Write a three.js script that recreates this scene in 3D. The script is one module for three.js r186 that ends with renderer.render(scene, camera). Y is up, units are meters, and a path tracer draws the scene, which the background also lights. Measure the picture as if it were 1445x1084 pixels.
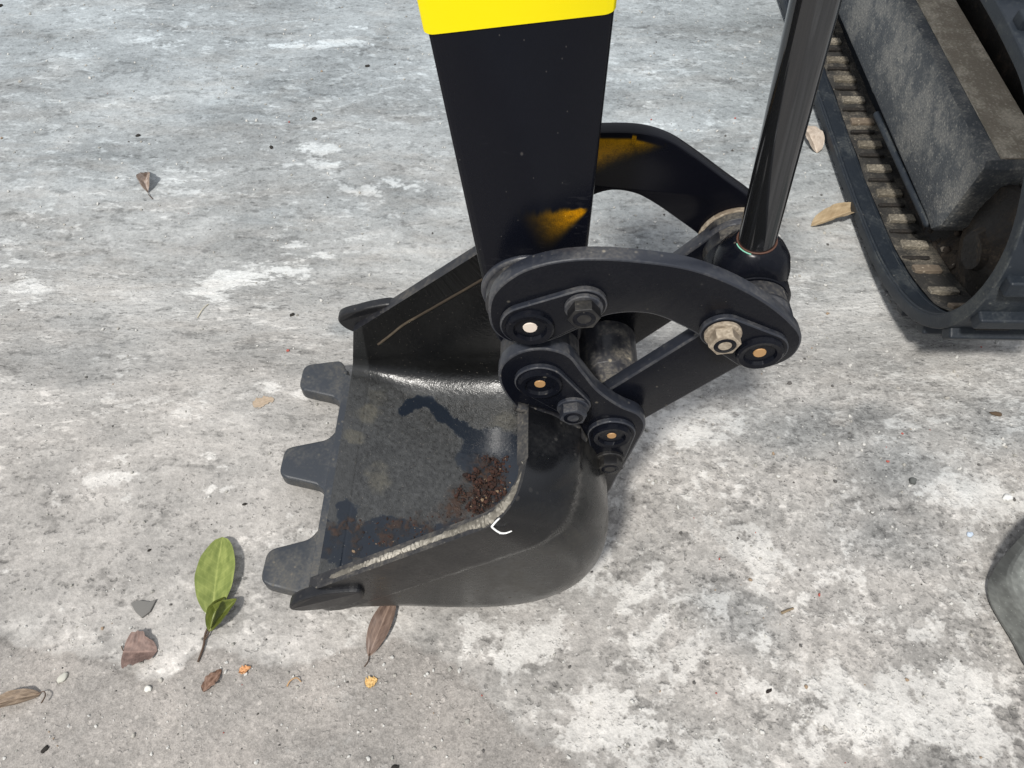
import * as THREE from 'three';
import { mergeGeometries, mergeVertices, toCreasedNormals } from 'three/addons/utils/BufferGeometryUtils.js';
import { RoundedBoxGeometry } from 'three/addons/geometries/RoundedBoxGeometry.js';

// ---------------------------------------------------------------- camera, sky, sun, exposure
const scene = new THREE.Scene();
const camera = new THREE.PerspectiveCamera(53.09, 1024 / 768, 0.05, 200);
camera.position.set(0, 1.07, 0);
{
  const P = 55 * Math.PI / 180, Y = 1.0 * Math.PI / 180;
  camera.lookAt(-Math.sin(Y) * Math.cos(P), 1.07 - Math.sin(P), -Math.cos(Y) * Math.cos(P));
}
const SUN_EL = 57, SUN_AZ = -27;          // behind the photographer, a little to the left
const SKY_GAIN = 0.5, SUN_INT = 3.4, EXPOSURE = 1.04;
{
  const w = 256, h = 128, d = new Float32Array(w * h * 4);
  for (let j = 0; j < h; j++) for (let i = 0; i < w; i++) {
    const el = (0.5 - (j + 0.5) / h) * Math.PI * -1, az = (i + 0.5) / w * Math.PI * 2;
    const s = Math.max(0, Math.sin(el));
    const cl = 1 + 0.10 * Math.sin(az * 3 + 1.3 + el * 4) * Math.cos(el * 5 + az) + 0.07 * Math.sin(az * 7 + el * 9);
    const b = SKY_GAIN * (0.62 + 1.0 * Math.pow(s, 0.8)) * cl;
    const o = (j * w + i) * 4;
    d[o] = b * 0.95; d[o + 1] = b * 0.99; d[o + 2] = b * 1.07; d[o + 3] = 1;
  }
  const t = new THREE.DataTexture(d, w, h, THREE.RGBAFormat, THREE.FloatType);
  t.mapping = THREE.EquirectangularReflectionMapping; t.magFilter = t.minFilter = THREE.LinearFilter;
  t.wrapS = THREE.RepeatWrapping; t.needsUpdate = true;
  scene.background = t; scene.environment = t;
}
const sun = new THREE.DirectionalLight(new THREE.Color(1.0, 0.965, 0.91), SUN_INT);
{
  const e = SUN_EL * Math.PI / 180, a = SUN_AZ * Math.PI / 180;
  const dir = new THREE.Vector3(Math.sin(a) * Math.cos(e), Math.sin(e), Math.cos(a) * Math.cos(e));
  sun.position.copy(dir.multiplyScalar(6)).add(new THREE.Vector3(0, 0, -0.9));
  sun.target.position.set(0, 0, -0.9);
  sun.castShadow = true; sun.shadow.radius = 11; sun.shadow.mapSize.set(2048, 2048);
  const c = sun.shadow.camera; c.left = -2.5; c.right = 2.5; c.top = 2.5; c.bottom = -2.5; c.near = 0.5; c.far = 14;
  scene.add(sun, sun.target);
}

// ---------------------------------------------------------------- helpers
function rng(seed) { let a = seed >>> 0; return () => { a = (a + 0x6D2B79F5) | 0; let t = Math.imul(a ^ (a >>> 15), 1 | a); t = (t + Math.imul(t ^ (t >>> 7), 61 | t)) ^ t; return ((t ^ (t >>> 14)) >>> 0) / 4294967296; }; }
const lerp = (a, b, t) => a + (b - a) * t;
const clamp = (x, a = 0, b = 1) => x < a ? a : x > b ? b : x;
const sstep = (a, b, x) => { const t = clamp((x - a) / (b - a)); return t * t * (3 - 2 * t); };
function hash2(x, y, s) { let h = Math.imul(x, 374761393) ^ Math.imul(y, 668265263) ^ Math.imul(s, 1274126177); h = Math.imul(h ^ (h >>> 13), 1274126177); h ^= h >>> 16; return (h >>> 0) / 4294967296; }
function vnoise(x, y, s = 0) {
  const xi = Math.floor(x), yi = Math.floor(y), fx = x - xi, fy = y - yi;
  const u = fx * fx * (3 - 2 * fx), v = fy * fy * (3 - 2 * fy);
  const a = hash2(xi, yi, s), b = hash2(xi + 1, yi, s), c = hash2(xi, yi + 1, s), d = hash2(xi + 1, yi + 1, s);
  return a + (b - a) * u + (c - a) * v + (a - b - c + d) * u * v;
}
function fbm(x, y, s, o = 4, g = 0.5) { let r = 0, a = 1, n = 0; for (let i = 0; i < o; i++) { r += a * vnoise(x, y, s + i * 17); n += a; a *= g; const t = x * 1.76 - y * 1.06 + 3.1; y = x * 1.06 + y * 1.76 + 7.7; x = t; } return r / n; }
function colorTex(w, h, fn, rep) {       // fn -> [r,g,b] in sRGB 0..255
  const d = new Uint8Array(w * h * 4);
  for (let j = 0; j < h; j++) for (let i = 0; i < w; i++) { const c = fn(i, j), o = (j * w + i) * 4; d[o] = clamp(c[0], 0, 255); d[o + 1] = clamp(c[1], 0, 255); d[o + 2] = clamp(c[2], 0, 255); d[o + 3] = 255; }
  const t = new THREE.DataTexture(d, w, h, THREE.RGBAFormat); t.colorSpace = THREE.SRGBColorSpace; fin(t, rep); return t;
}
function dataTex(w, h, fn, rep) {        // fn -> [r,g,b] data 0..1
  const d = new Uint8Array(w * h * 4);
  for (let j = 0; j < h; j++) for (let i = 0; i < w; i++) { const c = fn(i, j), o = (j * w + i) * 4; d[o] = clamp(c[0]) * 255; d[o + 1] = clamp(c[1]) * 255; d[o + 2] = clamp(c[2]) * 255; d[o + 3] = 255; }
  const t = new THREE.DataTexture(d, w, h, THREE.RGBAFormat); fin(t, rep); return t;
}
function fin(t, rep) { t.magFilter = THREE.LinearFilter; t.minFilter = THREE.LinearMipmapLinearFilter; t.generateMipmaps = true; t.wrapS = t.wrapT = rep || THREE.RepeatWrapping; t.needsUpdate = true; }
const counts = {};
function numbered(n) { counts[n] = (counts[n] || 0) + 1; return counts[n] === 1 ? n : n + '_' + String(counts[n] - 1).padStart(3, '0'); }
function mesh(name, geo, mat, parent, label) {
  const m = new THREE.Mesh(geo, mat); m.name = name; m.castShadow = m.receiveShadow = true;
  if (label) m.userData.label = label;
  (parent || scene).add(m); return m;
}
function grp(name, parent) { const g = new THREE.Group(); g.name = name; (parent || scene).add(g); return g; }
function thing(name, label, category, pos = [0, 0, 0], group) {
  const g = new THREE.Group(); g.name = numbered(name); g.position.set(...pos); g.userData = { label, category };
  if (group) g.userData.group = group; scene.add(g); return g;
}
function boxUV(geo, s = 1) {             // uv in metres by dominant normal
  let g = geo.index ? geo.toNonIndexed() : geo; const p = g.attributes.position, n = g.attributes.normal, uv = new Float32Array(p.count * 2);
  for (let f = 0; f < p.count; f += 3) {
    let nx = 0, ny = 0, nz = 0; for (let k = 0; k < 3; k++) { nx += Math.abs(n.getX(f + k)); ny += Math.abs(n.getY(f + k)); nz += Math.abs(n.getZ(f + k)); }
    for (let k = 0; k < 3; k++) { const i = f + k; let u, v; if (nz >= nx && nz >= ny) { u = p.getX(i); v = p.getY(i); } else if (ny >= nx) { u = p.getX(i); v = p.getZ(i); } else { u = p.getZ(i); v = p.getY(i); } uv[i * 2] = u * s; uv[i * 2 + 1] = v * s; }
  }
  g.setAttribute('uv', new THREE.BufferAttribute(uv, 2)); return g;
}
const V2 = (a) => new THREE.Vector2(a[0], a[1]);
function smoothPts(pts, n = 90) { const c = new THREE.CatmullRomCurve3(pts.map(p => new THREE.Vector3(p[0], p[1], 0)), true, 'centripetal'); return c.getPoints(n).slice(0, n).map(p => [p.x, p.y]); }
function stadium(c1, r1, c2, r2, n = 20) {   // outline of two circles joined by tangents
  const dx = c2[0] - c1[0], dy = c2[1] - c1[1], d = Math.hypot(dx, dy), a = Math.atan2(dy, dx), b = Math.acos((r1 - r2) / d), out = [];
  for (let i = 0; i <= n; i++) { const t = a + b + (2 * Math.PI - 2 * b) * i / n; out.push([c1[0] + r1 * Math.cos(t), c1[1] + r1 * Math.sin(t)]); }
  for (let i = 0; i <= n; i++) { const t = a - b + 2 * b * i / n; out.push([c2[0] + r2 * Math.cos(t), c2[1] + r2 * Math.sin(t)]); }
  return out;
}
function roundPoly(p, n = 6) {             // polygon [x, y, corner radius]
  const out = []; for (let i = 0; i < p.length; i++) { const b = p[i], a = p[(i + p.length - 1) % p.length], c = p[(i + 1) % p.length]; if (!b[2]) { out.push([b[0], b[1]]); continue; }
    const la = Math.hypot(a[0] - b[0], a[1] - b[1]), lc = Math.hypot(c[0] - b[0], c[1] - b[1]), s = Math.min(b[2], la * .45, lc * .45), A = [b[0] + (a[0] - b[0]) / la * s, b[1] + (a[1] - b[1]) / la * s], C = [b[0] + (c[0] - b[0]) / lc * s, b[1] + (c[1] - b[1]) / lc * s];
    for (let k = 0; k <= n; k++) { const t = k / n, u = 1 - t; out.push([u * u * A[0] + 2 * u * t * b[0] + t * t * C[0], u * u * A[1] + 2 * u * t * b[1] + t * t * C[1]]); } }
  return out;
}
function plate(pts, z0, z1, bev = 0.002, crease = 0.6) {    // outline in x,y ; extruded from z0 up to z1
  const s = new THREE.Shape(pts.map(V2)); const b = Math.min(bev, (z1 - z0) * 0.45);
  const g = new THREE.ExtrudeGeometry(s, { depth: z1 - z0 - 2 * b, bevelEnabled: true, bevelThickness: b, bevelSize: b, bevelOffset: -b, bevelSegments: 3, curveSegments: 12 });
  g.translate(0, 0, z0 + b); return boxUV(toCreasedNormals(g, crease));
}
function lathe(prof, seg = 48) { return new THREE.LatheGeometry(prof.map(V2), seg); }
function cylZ(cx, cy, r, z0, z1, ch = 0.002, seg = 48) {     // solid cylinder along z, chamfered
  const g = lathe([[0, z0], [r - ch, z0], [r, z0 + ch], [r, z1 - ch], [r - ch, z1], [0, z1]], seg);
  g.rotateX(Math.PI / 2); g.scale(1, 1, 1); g.translate(cx, cy, 0); return boxUV(toCreasedNormals(g, 0.6));
}
function latheZ(cx, cy, prof, seg = 48) { const g = lathe(prof, seg); g.rotateX(Math.PI / 2); g.translate(cx, cy, 0); return boxUV(toCreasedNormals(g, 0.7)); }
function hexZ(cx, cy, r, z0, z1, turn = 0) {
  const pts = []; for (let i = 0; i < 6; i++) pts.push([cx + r * Math.cos(turn + i * Math.PI / 3), cy + r * Math.sin(turn + i * Math.PI / 3)]);
  return plate(pts, z0, z1, 0.0012, 0.4);
}
function gridGeo(P, ni, nj, uvf, flip) {     // P[i][j] = Vector3
  const pos = [], uv = [], idx = [];
  for (let i = 0; i <= ni; i++) for (let j = 0; j <= nj; j++) { const p = P[i][j]; pos.push(p.x, p.y, p.z); const t = uvf ? uvf(p, i, j) : [i / ni, j / nj]; uv.push(t[0], t[1]); }
  for (let i = 0; i < ni; i++) for (let j = 0; j < nj; j++) { const a = i * (nj + 1) + j, b = a + 1, c = a + nj + 1, d = c + 1; if (flip) idx.push(a, b, c, b, d, c); else idx.push(a, c, b, b, c, d); }
  const g = new THREE.BufferGeometry(); g.setAttribute('position', new THREE.Float32BufferAttribute(pos, 3)); g.setAttribute('uv', new THREE.Float32BufferAttribute(uv, 2)); g.setIndex(idx); g.computeVertexNormals(); return g;
}

const rockG = (seed) => { const g = mergeVertices(new THREE.IcosahedronGeometry(1, 2).deleteAttribute('uv').deleteAttribute('normal')); const p = g.attributes.position; for (let k = 0; k < p.count; k++) { const x = p.getX(k), y = p.getY(k), z = p.getZ(k), s = .5 + 1.0 * fbm(x * 1.7 + seed * 3.1, y * 1.4 + z * 1.7, seed, 3); p.setXYZ(k, x * s, y * s, z * s); } g.computeVertexNormals(); return g; };

// ---------------------------------------------------------------- materials
// black machine paint: faint dust specks, uv in metres, 0.4 m tile
const PS = 1 / 0.4;
function tileN(i, j, n, f, s) { // tiling value noise
  const x = i / n * f, y = j / n * f, xi = Math.floor(x), yi = Math.floor(y), fx = x - xi, fy = y - yi, u = fx * fx * (3 - 2 * fx), v = fy * fy * (3 - 2 * fy), m = (k) => ((k % f) + f) % f;
  const a = hash2(m(xi), m(yi), s), b = hash2(m(xi + 1), m(yi), s), c = hash2(m(xi), m(yi + 1), s), d = hash2(m(xi + 1), m(yi + 1), s);
  return a + (b - a) * u + (c - a) * v + (a - b - c + d) * u * v;
}
function specks(n, count, seed, rmin, rmax) {
  const r = rng(seed), m = new Float32Array(n * n);
  for (let k = 0; k < count; k++) { const x = r() * n, y = r() * n, q = rmin + (rmax - rmin) * Math.pow(r(), 4), a = 0.35 + 0.65 * r(); for (let dy = -Math.ceil(q + 1); dy <= q + 1; dy++) for (let dx = -Math.ceil(q + 1); dx <= q + 1; dx++) { const d = Math.hypot(dx, dy); const v = a * (1 - sstep(q - 0.6, q + 0.6, d)); const o = ((Math.floor(y + dy) + n) % n) * n + (Math.floor(x + dx) + n) % n; if (v > m[o]) m[o] = v; } }
  return m;
}
function paintSet(n, base, dust, amount, speck, seed, r0, r1) {
  const sp = specks(n, speck, seed, 0.5, 2.6);
  const mask = (i, j) => { const a = 0.5 * tileN(i, j, n, 6, seed) + 0.3 * tileN(i, j, n, 24, seed + 1) + 0.2 * tileN(i, j, n, 120, seed + 2); return clamp(amount * sstep(0.35, 0.75, a) * (0.5 + 0.9 * tileN(i, j, n, 250, seed + 3))); };
  const map = colorTex(n, n, (i, j) => { const q = clamp(mask(i, j) + sp[j * n + i] * 0.75); return [0, 1, 2].map(k => lerp(base[k], dust[k], q)); });
  const rough = dataTex(n, n, (i, j) => { const q = clamp(mask(i, j) * 1.3 + sp[j * n + i]); const s = tileN(i, j, n, 40, seed + 9) * 0.06; const v = lerp(r0, r1, q) + s; return [0, v, 0]; });
  const bump = dataTex(n, n, (i, j) => { const v = 0.5 + 0.3 * (tileN(i, j, n, 90, seed + 5) - 0.5) + 0.25 * (tileN(i, j, n, 256, seed + 6) - 0.5) + sp[j * n + i] * 0.25; return [v, v, v]; });
  for (const t of [map, rough, bump]) t.repeat.set(PS, PS);
  return { map, roughnessMap: rough, bumpMap: bump };
}
const mat = (o) => new THREE.MeshStandardMaterial(o);
const cleanP = paintSet(512, [15, 17, 24], [150, 140, 120], 0.05, 130, 11, 0.22, 0.8);
const M = {};
const edgeP = paintSet(512, [42, 45, 53], [132, 126, 116], 0.34, 420, 17, 0.3, 0.8);
M.face = new THREE.MeshPhysicalMaterial({ ...cleanP, roughness: 1, bumpScale: 0.00018, specularIntensity: 0.32 });
M.edge = mat({ ...edgeP, roughness: 1, bumpScale: 0.0003 });
M.black = [M.face, M.edge];               // plates: painted faces, cut edges dust-worn, sky reflection put into their lighter grey
const dustyP = paintSet(512, [30, 31, 36], [120, 114, 102], 0.55, 700, 23, 0.36, 0.9);
M.dusty = mat({ ...dustyP, roughness: 1, bumpScale: 0.0004 });
const shellP = paintSet(512, [20, 21, 25], [96, 90, 80], 0.22, 260, 29, 0.33, 0.8);
M.shell = mat({ ...shellP, roughness: 1, bumpScale: 0.0002 });
const boltP = paintSet(256, [36, 36, 38], [128, 122, 110], 0.4, 90, 31, 0.35, 0.8);
M.bolt = mat({ ...boltP, roughness: 1, metalness: 0.35, bumpScale: 0.0002 });
M.rod = mat({ color: new THREE.Color().setRGB(0.085, 0.088, 0.094), metalness: 0.85, roughness: 0.09 });
M.greaseOrange = mat({ color: new THREE.Color().setRGB(0.45, 0.26, 0.11), roughness: 0.5 });
M.greaseWhite = mat({ color: new THREE.Color().setRGB(0.78, 0.68, 0.58), roughness: 0.6 });
M.seal = mat({ color: new THREE.Color().setRGB(0.09, 0.04, 0.025), roughness: 0.6 });
M.sealGreen = mat({ color: new THREE.Color().setRGB(0.25, 0.6, 0.45), roughness: 0.6 });
M.yellow = new THREE.MeshPhysicalMaterial({ color: new THREE.Color().setRGB(1.0, 0.83, 0.0), roughness: 0.4, specularIntensity: 0.6 });
const rubP = paintSet(512, [26, 33, 41], [100, 100, 94], 0.5, 500, 41, 0.5, 0.95);
M.rubber = mat({ ...rubP, roughness: 1, bumpScale: 0.0006 });
const frameP = paintSet(512, [74, 78, 82], [142, 140, 134], 0.7, 7000, 43, 0.75, 1.0);
M.frame = mat({ ...frameP, roughness: 1, bumpScale: 0.0012 });
const mudP = paintSet(512, [112, 100, 86], [176, 164, 146], 0.8, 1800, 47, 0.9, 1.0);
M.dryMud = mat({ ...mudP, roughness: 1, bumpScale: 0.002 });
const wetP = paintSet(256, [34, 31, 28], [84, 74, 63], 0.8, 500, 53, 0.7, 1.0);
const crP = paintSet(512, [96, 92, 84], [184, 178, 166], 1.0, 1600, 59, 0.85, 1.0);
M.crust = mat({ ...crP, roughness: 1, bumpScale: 0.001 });
const saP = paintSet(512, [150, 140, 124], [206, 196, 178], 0.9, 9000, 67, 0.9, 1.0);
M.sandy = mat({ ...saP, roughness: 1, bumpScale: 0.002 });
M.darkMud = mat({ ...wetP, roughness: 1, bumpScale: 0.003 });

// ---------------------------------------------------------------- ground
{
  
  const blobs = [ // x, z, rx, rz, strength : white scuffed patches
    [-0.50, -0.985, .10, .05, 1.1], [-0.57, -0.95, .05, .035, .9], [-0.40, -1.04, .12, .015, .8], [-.47, -1.08, .05, .06, .6],
    [-0.49, -0.57, .028, .05, 1.1], [-0.47, -0.53, .03, .02, .9], [-0.60, -0.585, .06, .015, 1.0], [-.62, -.55, .05, .012, .8], [-0.36, -0.74, .10, .012, .8],
    [-0.56, -1.76, .22, .02, 1.0], [-.40, -1.83, .12, .015, .8], [-0.46, -1.36, .12, .018, .9], [-.40, -1.31, .09, .02, .8], [-0.26, -1.24, .10, .03, .6],
    [-.32, -.60, .07, .03, .6], [-.70, -1.17, .08, .03, .5], [-.92, -.94, .07, .05, .8], [-.9, -1.0, .1, .02, .6], [.24, -.66, .10, .06, .9], [.30, -.60, .10, .06, .7], [.17, -.60, .05, .10, .7], [.36, -.45, .03, .05, .9],
    [.48, -.39, .15, .08, .7], [.33, -.28, .16, .08, .8], [.17, -.34, .08, .10, .8], [.0, -.32, .12, .035, .9], [.14, -.22, .10, .06, .8], [.45, -.22, .2, .06, .8], [.62, -.24, .1, .07, .8], [.56, -.40, .1, .06, .5],
    [.45, -1.0, .1, .2, .5], [.3, -1.5, .2, .1, .4], [.1, -.44, .05, .06, .6], [-.9, -1.75, .15, .03, .5], [-.75, -.42, .1, .02, .4], [-.2, -.34, .08, .03, .6], [.75, -.56, .12, .03, .8]];
  const dark = [[.50, -.67, .16, .05, .8], [.62, -.60, .09, .06, .9], [.56, -.50, .08, .06, .6], [.80, -.68, .12, .05, .8], [-.50, -1.60, .14, .06, .6], [-.65, -1.50, .12, .04, .5], [-.30, -1.2, .12, .07, .4], [-.78, -.80, .12, .08, .35], [-.52, -1.15, .07, .05, .4], [.32, -.36, .06, .05, .6], [-.95, -1.3, .2, .1, .4], [.45, -1.4, .2, .15, .3], [-.33, -.87, .02, .015, .8], [-.28, -.40, .1, .05, .3], [.18, -1.35, .08, .3, .4]];
  const bd = [[-1.4, -.33], [-.7, -.30], [-.58, -.285], [-.47, -.262], [-.40, -.30], [-.32, -.29], [-.16, -.31], [-.09, -.285], [-.04, -.255], [.02, -.20], [.08, -.155], [.12, -.05], [.16, .3]];
  const zb = (x) => { for (let k = 1; k < bd.length; k++) if (x < bd[k][0]) { const a = bd[k - 1], b = bd[k]; return lerp(a[1], b[1], (x - a[0]) / (b[0] - a[0])); } return .4; };
  const tile = (N, S, X0, Z0, wrap, seed) => {
  const px = S / N, H = new Float32Array(N * N), k0 = S * S / 7.84, q0 = .00137 / px;
  const sp = specks(N, Math.round(52000 * k0), seed, 0.3 * q0, 2.2 * q0), sd = specks(N, Math.round(11000 * k0), seed + 1, 0.3 * q0, 2.0 * q0);
  const map = colorTex(N, N, (i, j) => {
    const x = X0 + i * px, z = Z0 + j * px;
    const wx = x + .05 * (fbm(x * 7, z * 7, 3, 3) - .5), wz = z + .05 * (fbm(x * 7, z * 7, 9, 3) - .5);
    const far = sstep(-.55, -1.1, z), right = sstep(-.05, .3, x) * sstep(-1.0, -.6, z);
    const n1 = fbm(x * 2.2, z * 2.2, 21, 4) - .5, n2 = fbm(wx * 11, wz * (12 + 6 * far), 31, 5, .6) - .5, n3 = fbm(x * 62, z * (70 + 40 * far), 41, 4, .68) - .5, n5 = fbm(x * 210, z * (220 + 60 * far), 43, 3, .7) - .5, n6 = fbm(x * 4.3, z * (4.6 + 5 * far), 23, 3, .6) - .5, n4 = hash2(Math.round(x / .0011), Math.round(z / .0011), 5) - .5;
    const streak = fbm(wx * 8 + z * .6, wz * 30, 51, 5, .62) - .5;
    let v = .612 + .16 * n1 + .17 * n6 + .13 * n2 + .13 * n3 + .12 * n5 + .06 * n4 + .09 * streak * (.2 + .8 * far);      // sRGB-ish value
    let tint = [1.0, .995, .975];
    // blue grey worn patches
    let dk = 0; for (const b of dark) { const q = Math.hypot((wx - b[0]) / b[2], (wz - b[1]) / b[3]); if (q < 2) dk = Math.max(dk, b[4] * (1 - sstep(.2, 1.7, q))); }
    dk *= sstep(.25, .65, fbm(wx * 15, wz * 22, 61, 4) + .12); v -= .11 * dk;
    // white crust
    let wb = 0; for (const b of blobs) { const q = Math.hypot((wx - b[0]) / b[2], (wz - b[1]) / b[3]); if (q < 2) wb = Math.max(wb, b[4] * (1 - sstep(.1, 1.6, q))); }
    const cr = .40 * fbm(wx * 34, wz * (40 + 22 * far), 71, 4, .6) + .24 * fbm(x * 120, z * (130 + 60 * far), 72, 4, .65) + .36 * fbm(wx * 9, wz * 13, 73, 3);
    let th = .632 - .19 * wb - .055 * right;
    let white = sstep(th - .015, th + .075, cr);
    // pitted greys in the right hand crust
    const pit = right * sstep(.55, .66, .6 * fbm(x * 70, z * 76, 81, 4, .65) + .4 * fbm(x * 160, z * 170, 83, 3, .65));
    v = lerp(v, .83 + .10 * n3 + .14 * n5 + .04 * n4, white * (.5 + .35 * wb)); v -= pit * .06; v += right * .06 * sstep(.52, .62, fbm(x * 95, z * 100, 82, 4, .7)) * (1 - white);
    // short chalky scuffs and darker smears of the trowelled surface
    const cl = sstep(.42, .62, fbm(x * 5.5 + 4, z * 7.5, 111, 3)), chalk = sstep(.56, .68, .6 * fbm(wx * 24, wz * (48 + 30 * far), 113, 4, .6) + .4 * fbm(x * 85, z * (130 + 60 * far), 115, 3, .65)), smear = sstep(.57, .70, .6 * fbm(wx * 20 + 9, wz * (42 + 24 * far), 117, 4, .6) + .4 * fbm(x * 80, z * 120, 119, 3, .65));
    v += (  .115 * chalk * (.35 + .65 * cl) - .10 * smear) * (1 - .7 * white);
    // fine dark pores
    const pore = sstep(.70, .78, fbm(x * 130, z * (150 + 100 * far), 91, 3, .6)); v -= .085 * pore * (1 - white * .6);
    // sandy dirt over the lower left
    const edge = z - zb(x) + .05 * (fbm(x * 14, z * 14, 95, 4) - .5) + .012 * (fbm(x * 90, z * 90, 96, 2) - .5);
    const sand = sstep(-.003, .007, edge), lip = Math.exp(-Math.pow((edge - .006) / .006, 2)) * (x > -.3 ? .4 : .7);
    const sv = .572 + .09 * n1 + .14 * n2 + .08 * n3 + .17 * n5 + .10 * n4; const crust = Math.exp(-Math.pow((edge + .022) / .016, 2)) * sstep(.42, .58, fbm(x * 26, z * 26, 97, 4)); v += crust * .085; v = lerp(v, sv, sand * .85); v -= lip * .07;
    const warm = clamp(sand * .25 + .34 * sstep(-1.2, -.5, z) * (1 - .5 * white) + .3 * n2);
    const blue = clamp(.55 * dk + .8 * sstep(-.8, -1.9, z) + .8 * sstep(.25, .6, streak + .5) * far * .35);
    tint = [lerp(1.0, 1.035, warm) - .055 * blue, lerp(.993, .985, warm) - .008 * blue, lerp(.972, .938, warm) + .03 * blue];  // warm near, bluish far: light fading into skylight put into the tint
    const s = sp[j * N + i] * (.20 + .5 * sand + .3 * right), d = sd[j * N + i] * .5;
    v = lerp(v, .84, s * .6); v = lerp(v, .30, d * .55);
    H[j * N + i] = .5 + .35 * n2 + .5 * n3 * (1 + far * .5) + .16 * white - .30 * pit - .3 * pore + .3 * s - .2 * sand + .35 * n5 + .06 * n4 + .3 * streak * far;
    
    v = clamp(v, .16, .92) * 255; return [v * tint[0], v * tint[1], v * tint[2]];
  }, wrap);
  const bump = dataTex(N, N, (i, j) => { const v = H[j * N + i]; return [v, v, v]; }, wrap);
  return mat({ map, bumpMap: bump, bumpScale: .0032, roughness: .93 });
  };
  // one sheet out to the far distance: two fine patches close by, one coarser tile around them
  const quads = [], pos = [], uv = [], idx = [], geo = new THREE.BufferGeometry();
  const quad = (x0, x1, z0, z1, ux, uz, us) => { const k = pos.length / 3; for (const [x, z] of [[x0, z0], [x1, z0], [x1, z1], [x0, z1]]) { pos.push(x, 0, z); uv.push((x - ux) / us, (z - uz) / us); } idx.push(k, k + 3, k + 1, k + 1, k + 3, k + 2); };
  quad(-1, 0, -1, 0, -1, -1, 1); quad(0, 1, -1, 0, 0, -1, 1);
  for (const q of [[-20, 20, -20, -1], [-20, -1, -1, 0], [1, 20, -1, 0], [-20, 20, 0, 20]]) quad(...q, -1.4, -2.5, 2.8);
  geo.setAttribute('position', new THREE.Float32BufferAttribute(pos, 3)); geo.setAttribute('uv', new THREE.Float32BufferAttribute(uv, 2)); geo.setIndex(idx); geo.computeVertexNormals();
  geo.addGroup(0, 6, 0); geo.addGroup(6, 6, 1); geo.addGroup(12, 24, 2);
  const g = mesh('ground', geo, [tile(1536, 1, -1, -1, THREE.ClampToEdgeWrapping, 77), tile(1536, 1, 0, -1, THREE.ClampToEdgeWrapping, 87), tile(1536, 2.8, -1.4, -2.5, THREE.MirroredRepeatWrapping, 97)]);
  g.userData = { kind: 'structure', label: 'worn grey concrete ground with white scuffs and sandy dirt' };
}

// ---------------------------------------------------------------- mini excavator
const EX = thing('mini_excavator', 'black and yellow mini excavator arm, toothed bucket, linkage and rubber track', 'excavator');
const ZM = -0.55;                                        // mid plane of arm and bucket
const ZN = -0.465, ZNI = -0.481, ZF = 2 * ZM - ZN, ZFI = 2 * ZM - ZNI;   // faces of the near and far side plates
const pLinkArm = [0.009, 0.509], pRod = [0.233, 0.475], pTip = [0.021, 0.417], pBkt = [0.106, 0.316];

// pin retainer: plate, pin head with raised ring, grease hole, washer and bolt
function retainer(parent, pin, bolt, r1, r2, z, opts = {}) {
  mesh('retainer_plate', plate(stadium(pin, r1, bolt, r2), z - .0005, z + .006, .0015), M.black, parent);
  const zz = z + .006;
  mesh('pin_head', latheZ(pin[0], pin[1], [[0, zz + .001], [.0145, zz + .001], [.016, zz + .0045], [.0205, zz + .0055], [.0225, zz + .004], [.0235, zz - .001]].map(([a, b]) => [a, b])), M.face, parent);
  mesh('grease_hole', latheZ(pin[0] + (opts.dx || 0), pin[1] + (opts.dy || 0), [[0, zz + .0022], [opts.r || .006, zz + .0020], [(opts.r || .006) + .0006, zz + .0008]], 14), opts.hole || M.greaseOrange, parent);
  const wr = opts.wr || .0175;
  mesh('washer', latheZ(bolt[0], bolt[1], [[0, zz + .004], [wr - .001, zz + .004], [wr, zz + .003], [wr, zz - .001]]), opts.boltMat || M.edge, parent);
  const b = mesh('bolt', hexZ(bolt[0], bolt[1], .0150, zz + .0035, zz + .0155, opts.turn || 0), opts.boltMat || M.bolt, parent);
  mesh('bolt_face', latheZ(bolt[0], bolt[1], [[0, zz + .0152], [.006, zz + .0152], [.0068, zz + .0160], [.0095, zz + .0161], [.0115, zz + .0150]], 24), M.face, parent);
}

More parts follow.
